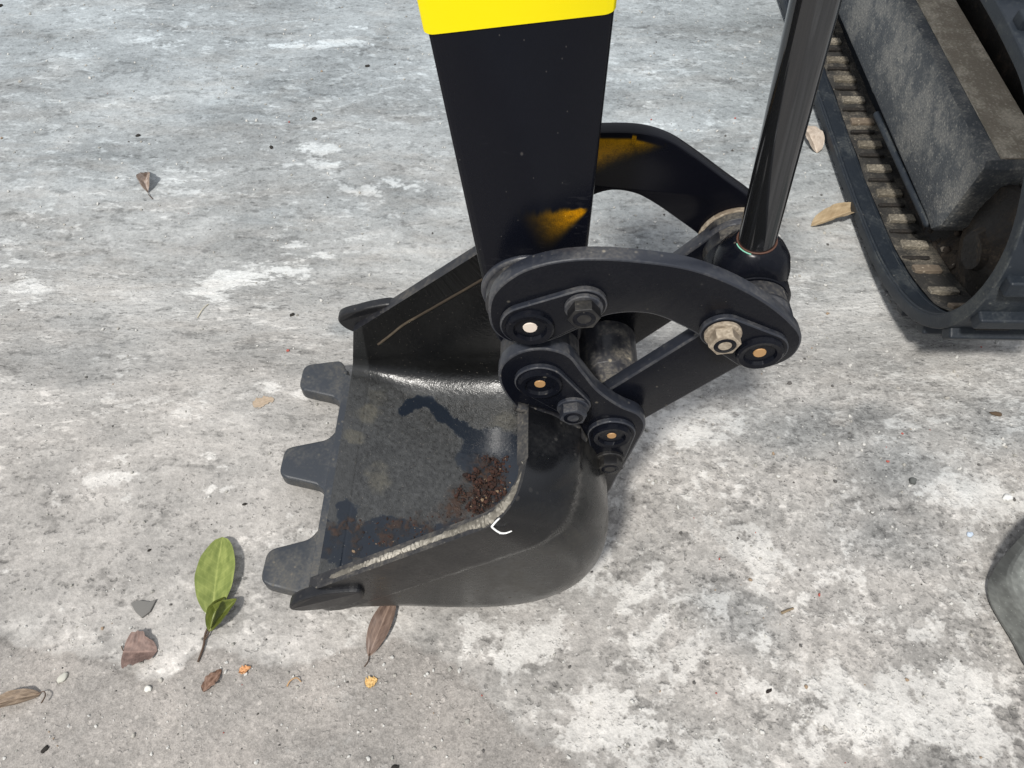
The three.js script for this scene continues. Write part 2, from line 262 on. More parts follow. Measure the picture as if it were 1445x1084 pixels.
// --- arm
{
  const arm = grp('arm', EX);
  const zA = -.505, zB = 2 * ZM - zA;
  const L = (y) => lerp(-.040, -.071, (y - .535) / .26), R = () => .061;
  const ySplit = (x) => .771 + (x + .07) / .13 * .017;
  const n = 1024;
  const over = (x, y, cx, cy, ax, ay, ang) => { const c = Math.cos(ang), s = Math.sin(ang), u = (x - cx) * c + (y - cy) * s, v = -(x - cx) * s + (y - cy) * c; return [u / ax, v / ay]; };
  // overspray of yellow primer, painted in arm coordinates
  const mapA = colorTex(512, 768, (i, j) => {
    const x = -.10 + i / 512 * .2, y = .38 + j / 768 * .44;
    const gr = hash2(i, j, 3) * .5 + .5 * fbm(x * 260, y * 260, 8, 3);
    // fan of spray widening to the lower left of its sharp tip
    const ang = .42, c = Math.cos(ang), s = Math.sin(ang), u = (.0535 - x) * c + (.612 - y) * s, v = -(.0535 - x) * s + (.612 - y) * c;
    let m = 0; if (u > -.004) { const w = .004 + u * .55; const top = v < 0 ? sstep(w * (.5 + .5 * fbm(x * 300, 3, 5, 2)), w * .2, -v) : 1 - sstep(w * .5, w * 1.35, v); m = sstep(-.004, .002, u) * top * (1 - sstep(.002, .060, u)); }
    m = clamp(m * (.5 + .8 * gr) * .95);
    const base = [15 + 3 * gr, 17 + 3 * gr, 25 + 3 * gr], sp = hash2(i >> 1, j >> 1, 99) > .9995 ? 1 : Math.max(.9 * (1 - sstep(.0008, .0026, Math.hypot((x + .0012) * 1.5, y - .6705))), .25 * sstep(.70, .78, fbm(x * 90 + y * 20, y * 500, 44, 2)) * sstep(.55, .7, fbm(x * 20, y * 20, 45, 2)));
    return [lerp(base[0], 206, m) + sp * 60, lerp(base[1], 140, m) + sp * 55, lerp(base[2], 14, m) + sp * 45];
  }, THREE.ClampToEdgeWrapping);
  const armMat = new THREE.MeshPhysicalMaterial({ map: mapA, roughness: .24, specularIntensity: .34, bumpMap: cleanP.bumpMap, bumpScale: .00015 });
  const uvArm = (g) => { const p = g.attributes.position, u = g.attributes.uv; for (let k = 0; k < p.count; k++) u.setXY(k, (p.getX(k) + .10) / .2, (p.getY(k) - .38) / .44); return g; };
  const low = [[-.098, 1.02], [L(.771), ySplit(-.07)], [L(.535), .535], [-.036, .50], [-.026, .43], [.004, .375], [.04, .375], [.064, .43], [R(), .52], [R(), ySplit(.061)], [.061, 1.02]];
  mesh('arm_tube', uvArm(plate(low, zB, zA, .007, .9)), armMat, arm, 'glossy black lower arm tube with a splash of yellow paint');
  { // paint film round the tube, 1 mm proud of it
    const ring = (y0, slant) => { const xl = y0 < .9 ? -.0702 : -.098, xr = .061, r = .008, o = .001, row = [], put = (cx, cz, a0) => { for (let k = 0; k <= 8; k++) { const a = a0 + k / 8 * Math.PI / 2, x = cx + (r + o) * Math.cos(a), z = cz + (r + o) * Math.sin(a); row.push(new THREE.Vector3(x, slant ? ySplit(x) : y0, z)); } };
      put(xr - r, zA - r, 0); put(xl + r, zA - r, Math.PI / 2); put(xl + r, zB + r, Math.PI); put(xr - r, zB + r, Math.PI * 1.5); row.push(row[0].clone()); return row; };
    const a0 = ring(.77, true), a1 = ring(1.02, false), inn = a0.map(p => new THREE.Vector3(lerp(p.x, -.005, .03), p.y, lerp(p.z, ZM, .04)));
    const g = gridGeo([inn, a0.map(p => p.clone()), a1], 2, a0.length - 1, null, true); g.deleteAttribute('uv');
    mesh('painted_band', boxUV(toCreasedNormals(g, .7)), M.yellow, arm, 'bright yellow upper part of the arm');
  }
  // bosses
  mesh('pivot_boss', cylZ(pLinkArm[0], pLinkArm[1], .043, ZFI, ZNI, .004), M.dusty, arm);
  mesh('weld_bead', (() => { const g = new THREE.TorusGeometry(.0435, .0045, 10, 60); g.translate(pLinkArm[0], pLinkArm[1], zA); return boxUV(g); })(), M.edge, arm);
  mesh('tip_boss', cylZ(pTip[0], pTip[1], .042, ZFI, ZNI + .0005, .004), M.dusty, arm);
  mesh('pivot_pin', cylZ(pLinkArm[0], pLinkArm[1], .0125, ZF, ZN, .001, 24), M.bolt, arm);
}

// --- side links (near and far)
const linkPts = smoothPts([[-.030, .512], [-.026, .546], [-.004, .574], [.020, .587], [.055, .594], [.10, .592], [.15, .582], [.205, .554], [.252, .515], [.2715, .488], [.270, .458], [.248, .440], [.222, .447], [.19, .475], [.155, .503], [.118, .522], [.082, .519], [.053, .496], [.022, .476], [-.008, .476], [-.024, .490]], 140);
{
  const near = grp('side_link', EX);
  mesh('link_plate', plate(linkPts, ZNI, ZN, .0025, .5), M.black, near);
  retainer(near, pLinkArm, [.057, .539], .0285, .0215, ZN, { hole: M.greaseWhite, r: .0065, turn: .12 });
  retainer(near, pRod, [.191, .503], .0275, .0215, ZN, { hole: M.greaseOrange, r: .006, turn: .2, boltMat: mat({ ...mudP, roughness: 1, bumpScale: .0003 }) });
  const far = grp('side_link', EX);
  const mapF = colorTex(512, 384, (i, j) => {
    const x = -.06 + i / 512 * .36, y = .391 + j / 384 * .26;
    const gr = .5 * hash2(i, j, 13) + .5 * fbm(x * 200, y * 200, 18, 3);
    const topE = .5935 - Math.max(0, x - .105) * .30 - .004 * Math.round(2 * fbm(x * 160, 1, 7, 2));
    let yl = .548 + (x - .07) / .075 * .042, m = sstep(topE + .003, topE - .001, y) * sstep(yl - .004, yl + .026, y + .006 * gr) * (1 - sstep(.13, .160, x + .012 * gr)); m = clamp(m * (.6 + .7 * gr));
    return [lerp(15, 186, m), lerp(16, 134, m), lerp(23, 14, m)];
  }, THREE.ClampToEdgeWrapping);
  const g = plate(smoothPts([[-.030, .521], [-.026, .555], [-.004, .583], [.030, .600], [.075, .607], [.115, .606], [.142, .597], [.168, .580], [.205, .552], [.242, .524], [.264, .502], [.272, .478], [.262, .452], [.240, .444], [.215, .458], [.175, .490], [.135, .521], [.115, .532], [.090, .535], [.060, .520], [.022, .490], [-.008, .485], [-.024, .499]], 140), ZF, ZFI, .0025, .5), p = g.attributes.position, u = g.attributes.uv;
  for (let k = 0; k < p.count; k++) u.setXY(k, (p.getX(k) + .06) / .36, (p.getY(k) - .40) / .26);
  mesh('link_plate', g, new THREE.MeshPhysicalMaterial({ map: mapF, roughness: .26, specularIntensity: .4 }), far, 'far link plate with yellow overspray along its upper edge');
  mesh('spacer_ring', cylZ(pRod[0], pRod[1], .0385, ZFI - .001, ZFI + .016, .002), M.dusty, far);
  mesh('weld_patch', (() => { const g2 = new THREE.TorusGeometry(.0385, .003, 8, 40); g2.translate(pRod[0], pRod[1], ZFI + .002); return boxUV(g2); })(), M.dryMud, far);
}

// --- tipping link between the bucket and the rod
{
  const t = grp('tipping_link', EX);
  const z1 = -.486, z0 = -.502;
  const out = smoothPts(stadium(pRod, .038, pBkt, .036, 14), 80);
  for (const [a, b] of [[z0, z1], [2 * ZM - z1, 2 * ZM - z0]]) mesh('link_plate', plate(stadium(pRod, .038, pBkt, .038, 24), a, b, .003, .5), M.black, t);
  const hw = (z0 - ZM);
  mesh('cross_tube', latheZ(pBkt[0], pBkt[1], [[.02, ZM - hw], [.037, ZM - hw], [.037, ZM + hw * .28], [.0362, ZM + hw * .3], [.0378, ZM + hw * .32], [.0378, ZM + hw], [.02, ZM + hw]]), mat({ ...dustyP, roughness: 1, bumpScale: .0004, color: new THREE.Color(2.1, 2.05, 1.95) }), t);  // dusty paint tinted up to stand in for sun the link blocks
  mesh('spacer_ring', cylZ(pRod[0], pRod[1], .0375, ZM + .030, z0 + .001, .002), M.dusty, t);
  mesh('spacer_ring', cylZ(pRod[0], pRod[1], .0375, 2 * ZM - z0 - .001, ZM - .030, .002), M.dusty, t);
}

// --- cylinder rod
{
  const c = grp('cylinder_rod', EX);
  const top = new THREE.Vector3(.187, 1.05, ZM), foot = new THREE.Vector3(.230, .532, ZM), dir = top.clone().sub(foot).normalize();
  const tube = (r0, r1, s0, s1, seg = 40) => { const g = new THREE.CylinderGeometry(r1, r0, s1 - s0, seg, 1); g.translate(0, (s0 + s1) / 2, 0); g.applyQuaternion(new THREE.Quaternion().setFromUnitVectors(new THREE.Vector3(0, 1, 0), dir)); g.translate(foot.x, foot.y, foot.z); return g; };
  mesh('rod', tube(.0180, .0180, 0, .53), M.rod, c);
  const eye = new THREE.Vector3(pRod[0], pRod[1], ZM), up = dir.clone();
  // eye: barrel along z blended with a neck towards the rod
  const eg = latheZ(pRod[0], pRod[1], [[.013, ZM - .030], [.038, ZM - .030], [.041, ZM - .027], [.041, ZM + .027], [.038, ZM + .030], [.013, ZM + .030]]);
  mesh('rod_eye', eg, M.face, c);
  const pr = [[.039, -.045], [.0385, -.03], [.036, -.018], [.031, -.009], [.0245, -.003], [.0225, .001], [.0185, .003]];
  const ng = lathe(pr, 48); ng.scale(1, 1, 1); ng.applyQuaternion(new THREE.Quaternion().setFromUnitVectors(new THREE.Vector3(0, 1, 0), dir)); ng.translate(foot.x, foot.y, foot.z);
  { const p = ng.attributes.position; for (let k = 0; k < p.count; k++) { const dz = p.getZ(k) - ZM; p.setZ(k, ZM + Math.sign(dz) * Math.min(Math.abs(dz), .029)); } ng.computeVertexNormals(); }
  mesh('rod_neck', boxUV(ng), M.face, c);
  mesh('seal_ring', (() => { const g = new THREE.TorusGeometry(.0187, .0010, 8, 40); g.rotateX(Math.PI / 2); g.applyQuaternion(new THREE.Quaternion().setFromUnitVectors(new THREE.Vector3(0, 1, 0), dir)); g.translate(foot.x + dir.x * .004, foot.y + dir.y * .004, foot.z); return g; })(), M.seal, c);
  mesh('seal_ring', (() => { const g = new THREE.TorusGeometry(.0196, .0007, 8, 20, 1.0); g.rotateX(Math.PI / 2); g.rotateY(-1.35 - .65); g.applyQuaternion(new THREE.Quaternion().setFromUnitVectors(new THREE.Vector3(0, 1, 0), dir)); g.translate(foot.x + dir.x * .0025, foot.y + dir.y * .0025, foot.z); return g; })(), M.sealGreen, c);
  mesh('rod_pin', cylZ(pRod[0], pRod[1], .0125, ZF, ZN, .001, 24), M.bolt, c);
}

// --- bucket
const BW = .422, TH = .011, ZB = -.554;      // width, plate thickness, mid plane of the bucket
const rimA = [-.262, .130], rimB = [.005, .362], rimL = Math.hypot(rimB[0] - rimA[0], rimB[1] - rimA[1]);
const backC = [[0, -.280, .030], [.1, -.230, .018], [.2, -.180, .009], [.35, -.10, .002], [.5, -.025, .005], [.62, .038, .027], [.74, .086, .078], [.84, .110, .148], [.91, .110, .215], [.96, .088, .283], [.985, .052, .334], [1, .005, .362]];
const backCurveX = new THREE.CatmullRomCurve3(backC.map(p => new THREE.Vector3(p[1], p[2], 0)), false, 'centripetal');
function backAt(t) { let k = 1; while (k < backC.length - 1 && t > backC[k][0]) k++; const f = (t - backC[k - 1][0]) / (backC[k][0] - backC[k - 1][0]); return backCurveX.getPoint((k - 1 + f) / (backC.length - 1)); }
function rimAt(t) { return [lerp(rimA[0], rimB[0], t), lerp(rimA[1], rimB[1], t)]; }
function halfW(t) { const e = (1 - t) * rimL, Rm = .055; return e < Rm ? BW / 2 - Rm + Math.sqrt(Math.max(0, Rm * Rm - (Rm - e) * (Rm - e))) : BW / 2; }
function section(t, s) {                 // s 0..1 along the U from the near rim to the far rim
  const b = backAt(t), r = rimAt(t), dx = b.x - r[0], dy = b.y - r[1], d = Math.hypot(dx, dy) + 1e-6, hw = halfW(t), q = Math.min(lerp(.034, .072, sstep(.02, .32, t)), d * .92);
  const S = s <= .5 ? s * 2 : (1 - s) * 2, sg = s <= .5 ? 1 : -1; let dep, z;
  if (S < .35) { dep = (d - q) * S / .35; z = hw; }
  else if (S < .65) { const a = (S - .35) / .3 * Math.PI / 2; dep = d - q + q * Math.sin(a); z = hw - q + q * Math.cos(a); }
  else { dep = d; z = (hw - q) * (1 - (S - .65) / .35); }
  return new THREE.Vector3(r[0] + dx / d * dep, r[1] + dy / d * dep, ZB + sg * z);
}
{
  const B = grp('bucket', EX);
  const NI = 130, NJ = 220, O = [], T = (i) => 1 - Math.pow(1 - i / NI, 1.7);
  for (let i = 0; i <= NI; i++) { O.push([]); for (let j = 0; j <= NJ; j++) O[i].push(section(T(i), j / NJ)); }
  const raw = gridGeo(O, NI, NJ, null, false), nr = raw.attributes.normal, I = [], E = [], bandM = [];
  // outward direction check with a floor point
  const k0 = Math.floor(NI * .3) * (NJ + 1) + NJ / 2, sg = nr.getY(k0) < 0 ? 1 : -1;
  const rimPts = []; for (let i = 0; i <= NI; i++) rimPts.push(O[i][0]);
  for (let i = 0; i <= NI; i++) {
    I.push([]); E.push([]);
    for (let j = 0; j <= NJ; j++) {
      const k = i * (NJ + 1) + j, n = new THREE.Vector3(nr.getX(k), nr.getY(k), nr.getZ(k)).multiplyScalar(sg);
      if (i === NI) n.copy(new THREE.Vector3(.62, .78, 0));
      I[i].push(O[i][j].clone().addScaledVector(n, -TH));
      // reinforcing band round the mouth: distance to the rim
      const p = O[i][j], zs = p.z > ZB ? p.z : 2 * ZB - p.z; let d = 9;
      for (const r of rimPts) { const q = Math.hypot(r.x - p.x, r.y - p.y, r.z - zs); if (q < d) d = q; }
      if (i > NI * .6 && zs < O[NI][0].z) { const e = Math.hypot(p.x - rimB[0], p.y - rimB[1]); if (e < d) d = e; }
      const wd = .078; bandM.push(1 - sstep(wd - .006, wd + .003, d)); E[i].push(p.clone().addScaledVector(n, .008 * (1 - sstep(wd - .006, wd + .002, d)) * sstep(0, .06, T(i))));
    }
  }
  const shell = gridGeo(E, NI, NJ, null, sg < 0); shell.deleteAttribute('uv');
  { const c = []; for (let i = 0; i <= NI; i++) for (let j = 0; j <= NJ; j++) { const m = bandM[i * (NJ + 1) + j], v = lerp(1, .42, m); c.push(v, v * lerp(.97, 1.02, m), v * lerp(.90, 1.12, m)); } shell.setAttribute('color', new THREE.Float32BufferAttribute(c, 3)); }  // below the band: dirty tone plus reflected ground light put into vertex colour
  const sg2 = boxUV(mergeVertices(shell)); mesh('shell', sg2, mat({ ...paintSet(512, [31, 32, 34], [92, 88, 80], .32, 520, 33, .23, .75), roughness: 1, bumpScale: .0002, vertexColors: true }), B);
  // interior surface, own stain map laid out on the floor plan (x along u, z along v)
  const n = 1024;
  const run = [[-.19, -.675], [-.175, -.695], [-.15, -.70], [-.125, -.675], [-.10, -.655], [-.07, -.64], [-.05, -.62]];
  const segD = (x, z, L) => { let d = 9; for (let k = 1; k < L.length; k++) { const ax = L[k - 1][0], az = L[k - 1][1], bx = L[k][0] - ax, bz = L[k][1] - az, t = clamp(((x - ax) * bx + (z - az) * bz) / (bx * bx + bz * bz)), q = Math.hypot(x - ax - bx * t, z - az - bz * t); if (q < d) d = q; } return d; };
  const wetAt = (x, z) => {
    const w = .03 * (fbm(x * 30, z * 30, 5, 4) - .5), v = .012 * (fbm(x * 90, z * 90, 6, 3) - .5);
    let m = 1 - sstep(.010, .014, segD(x, z, run) + w * .4 + v);
    const band = (z + .445 + .10 * (x + .27) + w * 1.6 + v * 2);                         // wet dark strip along the near side
    m = Math.max(m, (1 - sstep(.026, .032, Math.abs(band))) * (1 - sstep(-.07, -.04, x)));
    m = Math.max(m, 1 - sstep(.011, .016, segD(x, z, [[-.255, -.50], [-.243, -.40], [-.225, -.37]]) + v * 1.5));
    m = Math.max(m, 1 - sstep(.020, .026, Math.hypot(x + .205, (z + .385) * .9) + w + v));
    m = Math.max(m, sstep(-.055, -.03, x + w * 1.5) * sstep(-.66, -.60, z + w));
    m = Math.max(m, 1 - sstep(.045, .055, Math.hypot(x + .045, z + .60) + w * 1.3));
    return m;
  };
  const soilAt = (x, z) => { const w = .05 * (fbm(x * 40, z * 40, 25, 4) - .5); let m = 1 - sstep(.02, .05, Math.hypot((x + .055) * .9, (z + .54) * .7) + w); m = Math.max(m, .8 * (1 - sstep(.01, .04, Math.hypot((x + .095), (z + .50)) + w))); m = Math.max(m, .75 * (1 - sstep(.012, .03, Math.abs(z + .455 + .1 * (x + .25)) + w * 1.4)) * sstep(.45, .62, fbm(x * 60, z * 60, 35, 3))); return clamp(m); };
  const tanAt = (x, z) => { const w = .03 * (fbm(x * 50, z * 50, 45, 4) - .5); const b = (cx, cz, r) => 1 - sstep(r * .5, r * 1.1, Math.hypot(x - cx, z - cz) + w); return Math.max(b(-.248, -.665, .022), b(-.217, -.55, .026), b(-.26, -.62, .014), .5 * b(-.235, -.70, .02), .8 * b(-.02, -.66, .03)); };
  const UX0 = -.29, US = .72, UZ0 = -.95, VS = .80, cA = new Float32Array(n * n * 3), cR = new Float32Array(n * n), cB = new Float32Array(n * n);
  for (let j = 0; j < n; j++) for (let i = 0; i < n; i++) {
    const x = UX0 + i / n * US, z = UZ0 + j / n * VS, o = j * n + i, flo = (z > -.78 && z < -.32 && x < .06);
    const wet = flo ? wetAt(x, z) : 0, so = flo ? soilAt(x, z) : 0, ta = flo ? tanAt(x, z) * (1 - wet) : 0;
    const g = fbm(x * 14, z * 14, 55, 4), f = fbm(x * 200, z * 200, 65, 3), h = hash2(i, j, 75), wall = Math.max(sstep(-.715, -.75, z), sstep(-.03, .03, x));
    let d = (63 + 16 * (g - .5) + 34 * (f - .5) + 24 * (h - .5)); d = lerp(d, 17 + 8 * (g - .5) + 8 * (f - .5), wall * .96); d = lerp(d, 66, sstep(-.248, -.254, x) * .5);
    let c = [d * .985, d * 1.0, d * 1.005];
    c = c.map((v, k) => lerp(v, [98, 94, 82][k], ta * .5 * (.6 + .8 * f)));
    c = c.map((v, k) => lerp(v, [26, 33, 43][k], wet * .93));
    const q = so * (.35 + .75 * sstep(.42, .6, f)); c = c.map((v, k) => lerp(v, [50 + 50 * (f - .5), 36 + 34 * (f - .5), 28 + 24 * (f - .5)][k], Math.min(1, q)));
    if (hash2(i, j, 85) > .9985) c = [160, 150, 135];
    cA[o * 3] = c[0]; cA[o * 3 + 1] = c[1]; cA[o * 3 + 2] = c[2];
    cR[o] = clamp(lerp(lerp(.33 + .22 * (f - .5), .22, wall), .13 + .3 * so, wet), .1, 1);
    const lip = Math.exp(-Math.pow((x + .25) / .002, 2)) * (z > -.74 && z < -.36 ? 1 : 0);
    cB[o] = .45 + (.4 * (f - .5) + .25 * (h - .5)) * (1 - wet * .85) * (1 - .6 * wall) + .25 * (g - .5) + so * .5 * f - lip * .25;
  }
  const imap = colorTex(n, n, (i, j) => { const o = (j * n + i) * 3; return [cA[o], cA[o + 1], cA[o + 2]]; }, THREE.ClampToEdgeWrapping);
  const irough = dataTex(n, n, (i, j) => [0, cR[j * n + i], 0], THREE.ClampToEdgeWrapping);
  const ibump = dataTex(n, n, (i, j) => { const v = cB[j * n + i]; return [v, v, v]; }, THREE.ClampToEdgeWrapping);
  const arcI = [0], arcJ = [];
  for (let i = 1; i <= NI; i++) arcI.push(arcI[i - 1] + I[i][NJ / 2].distanceTo(I[i - 1][NJ / 2]));
  for (let i = 0; i <= NI; i++) { const r = new Float32Array(NJ + 1); for (let j = NJ / 2 + 1; j <= NJ; j++) r[j] = r[j - 1] + I[i][j].distanceTo(I[i][j - 1]); for (let j = NJ / 2 - 1; j >= 0; j--) r[j] = r[j + 1] - I[i][j].distanceTo(I[i][j + 1]); arcJ.push(r); }
  const inner = gridGeo(I, NI, NJ, (p, i, j) => [(-.28 + arcI[i] - UX0) / US, (ZB - arcJ[i][j] - UZ0) / VS], sg > 0);
  mesh('bucket_interior', inner, mat({ map: imap, roughnessMap: irough, bumpMap: ibump, bumpScale: .0014, roughness: 1 }), B, 'dusty grey bucket interior with wet dark patches and soil');
  // weld seam along the inside of the far wall, following the mouth
  { const pts = []; for (let k = 0; k <= 30; k++) { const t = .03 + k / 30 * .86, b = backAt(t), r = rimAt(t), dx = b.x - r[0], dy = b.y - r[1], d = Math.hypot(dx, dy), e = .043 + .018 * sstep(.30, .06, t), q = Math.min(.072, d * .92); if (e > d - q - .004) continue; pts.push(new THREE.Vector3(r[0] + dx / d * e, r[1] + dy / d * e, ZB - halfW(t) + TH - .0006)); }
    mesh('weld_seam', boxUV(new THREE.TubeGeometry(new THREE.CatmullRomCurve3(pts), 90, .0026, 8)), mat({ ...mudP, roughness: 1, bumpScale: .0008, color: new THREE.Color(.24, .225, .20) }), B); }
  // rims closing the shell
  const strip = (a, b, flip) => gridGeo([a, b], 1, a.length - 1, null, flip);
  const col = (G, j) => G.map(r => r[j]);
  const rims = [strip(col(E, 0), col(I, 0)), strip(col(E, NJ), col(I, NJ), true), strip(E[0], I[0], true), strip(E[NI], I[NI])].map(g => { g.deleteAttribute('uv'); return boxUV(toCreasedNormals(g, .5)); });
  mesh('rim', mergeGeometries(rims), M.dusty, B);
  // crusted weathered edge along the near rim
  {
    const path = []; for (let i = 0; i <= NI; i++) if (T(i) > .1 ) path.push(E[i][0].clone().lerp(I[i][0], .5));
    for (let j = 1; j < 48; j++) path.push(E[NI][j].clone().lerp(I[NI][j], .4));
    const cv = new THREE.CatmullRomCurve3(path), NS = 420, NR = 10, P = [];
    for (let i = 0; i <= NS; i++) {
      const f = i / NS, c = cv.getPointAt(f), tg = cv.getTangentAt(f), w = new THREE.Vector3(0, 0, 1).addScaledVector(tg, -tg.z).normalize(), u = new THREE.Vector3().crossVectors(tg, w).normalize(); if (u.y < 0) u.multiplyScalar(-1);
      const env = sstep(0, .03, f) * (.75 + .75 * Math.exp(-Math.pow((f - .78) / .09, 2))) * (1 - sstep(.86, .97, f)), row = [];
      for (let k = 0; k <= NR; k++) { const a = k / NR * Math.PI * 2, rn = .35 + .8 * fbm(f * 75, Math.cos(a) * 2.2 + 4, 3, 4, .65) + .35 * (fbm(f * 14, 2.2, 14, 2) - .5); const rad = (.0052 * rn) * env + .0003; row.push(c.clone().addScaledVector(w, Math.cos(a) * rad * 1.25).addScaledVector(u, Math.sin(a) * rad * .75 - .001)); }
      P.push(row);
    }
    const g = gridGeo(P, NS, NR, null, false); g.deleteAttribute('uv');
    mesh('edge_crust', boxUV(g), M.crust, B, 'pale weathered crust along the near bucket edge');
  }
  // cutting edge and teeth
  const xz = (pts, y0, y1, bev) => { const g = plate(pts.map(p => [p[0], -p[1]]), y0, y1, bev, .6); g.rotateX(-Math.PI / 2); return boxUV(g); };
  const lipY = .0265, lipH = .0165;
  const toothMat = mat({ ...paintSet(512, [50, 54, 60], [104, 99, 90], .55, 700, 37, .33, .8), roughness: 1, bumpScale: .0002 });
  { const g = xz([[-.288, ZB - BW / 2 + .030], [-.288, ZB + BW / 2 - .030], [-.256, ZB + BW / 2 - .034], [-.256, ZB - BW / 2 + .034]], lipY - .002, lipY + .0143, .002), p = g.attributes.position; for (let k = 0; k < p.count; k++) p.setY(k, p.getY(k) - .24 * (p.getX(k) + .280)); mesh('cutting_edge', g, toothMat, B); }
  for (const [zc, dx] of [[-.403, .0], [-.569, .006], [-.728, .004]]) {
    const pts = roundPoly([[-.2845, zc + .064, 0], [-.2875, zc + .052, .005], [-.298, zc + .038, .012], [-.355 - dx, zc + .026, .015], [-.354 - dx, zc - .023, .013], [-.298, zc - .042, .012], [-.2875, zc - .058, .005], [-.2845, zc - .070, 0]].map(p => [p[0], clamp(p[1], -.745 - (p[0] < -.289 ? .02 : 0), -.358 + (p[0] < -.29 ? .02 : 0)), p[2]]));
    const g = xz(pts, lipY - .008, lipY + lipH + .001, .0035), p = g.attributes.position;
    for (let k = 0; k < p.count; k++) { const y = p.getY(k); p.setY(k, y - .0042 - .07 * (p.getX(k) + .284)); }
    mesh('tooth', boxUV(toCreasedNormals(g, .6)), toothMat, B);
  }
  // side cutters on the two front corners
  for (const [sgn, lab] of [[1, 'near'], [-1, 'far']]) {
    const zo = ZB + sgn * (BW / 2 + .001);
    const pts = smoothPts([[-.300, .112], [-.296, .130], [-.28, .145], [-.255, .158], [-.225, .172], [-.195, .178], [-.19, .155], [-.20, .125], [-.225, .098], [-.255, .088], [-.285, .094]], 60);
    const a = sgn > 0 ? zo - .002 : zo - .014, g = plate(pts, a, a + .016, .004, .6), p = g.attributes.position;
    for (let k = 0; k < p.count; k++) { if (p.getX(k) < -.24) p.setX(k, -.24 + (p.getX(k) + .24) * .8); p.setY(k, .132 + (p.getY(k) - .132) * (sgn < 0 ? .82 : .72) + (sgn < 0 ? .014 : -.013)); } for (let k = 0; k < p.count; k++) p.setZ(k, p.getZ(k) + sgn * .05 * Math.pow(Math.max(0, -.235 - p.getX(k)) / .065, 1.6) * .22);
    g.computeVertexNormals(); mesh('side_cutter', g, M.shell, B);
  }
  // ears carrying the two pins
  const earPts = smoothPts([[-.021, .405], [-.020, .437], [-.003, .460], [.022, .468], [.048, .458], [.066, .428], [.085, .395], [.112, .366], [.134, .350], [.144, .328], [.139, .28], [.128, .215], [.116, .15], [.10, .13], [.085, .20], [.05, .29], [.02, .335], [-.004, .362]], 140);
  for (const [a, b] of [[ZNI, ZN], [ZF, ZFI]]) mesh('ear', plate(earPts, a, b, .003, .5), M.black, B);
  mesh('tip_pin', cylZ(pTip[0], pTip[1], .0125, ZF, ZN, .001, 24), M.bolt, B);
  mesh('link_pin', cylZ(pBkt[0], pBkt[1], .0125, ZF, ZN, .001, 24), M.bolt, B);
  retainer(B, pTip, [.058, .374], .0265, .0195, ZN, { hole: M.greaseOrange, r: .0055, turn: .3, boltMat: M.edge });
  retainer(B, pBkt, [.109, .262], .0275, .0195, ZN, { hole: M.greaseOrange, r: .005, turn: .05, boltMat: M.bolt });
  mesh('weld_bead', (() => { const c = new THREE.CatmullRomCurve3([[-.004, .368], [.03, .352], [.058, .335], [.075, .30]].map(p => new THREE.Vector3(p[0], p[1], ZN + .003))); return boxUV(new THREE.TubeGeometry(c, 40, .006, 8)); })(), M.dusty, B);
}

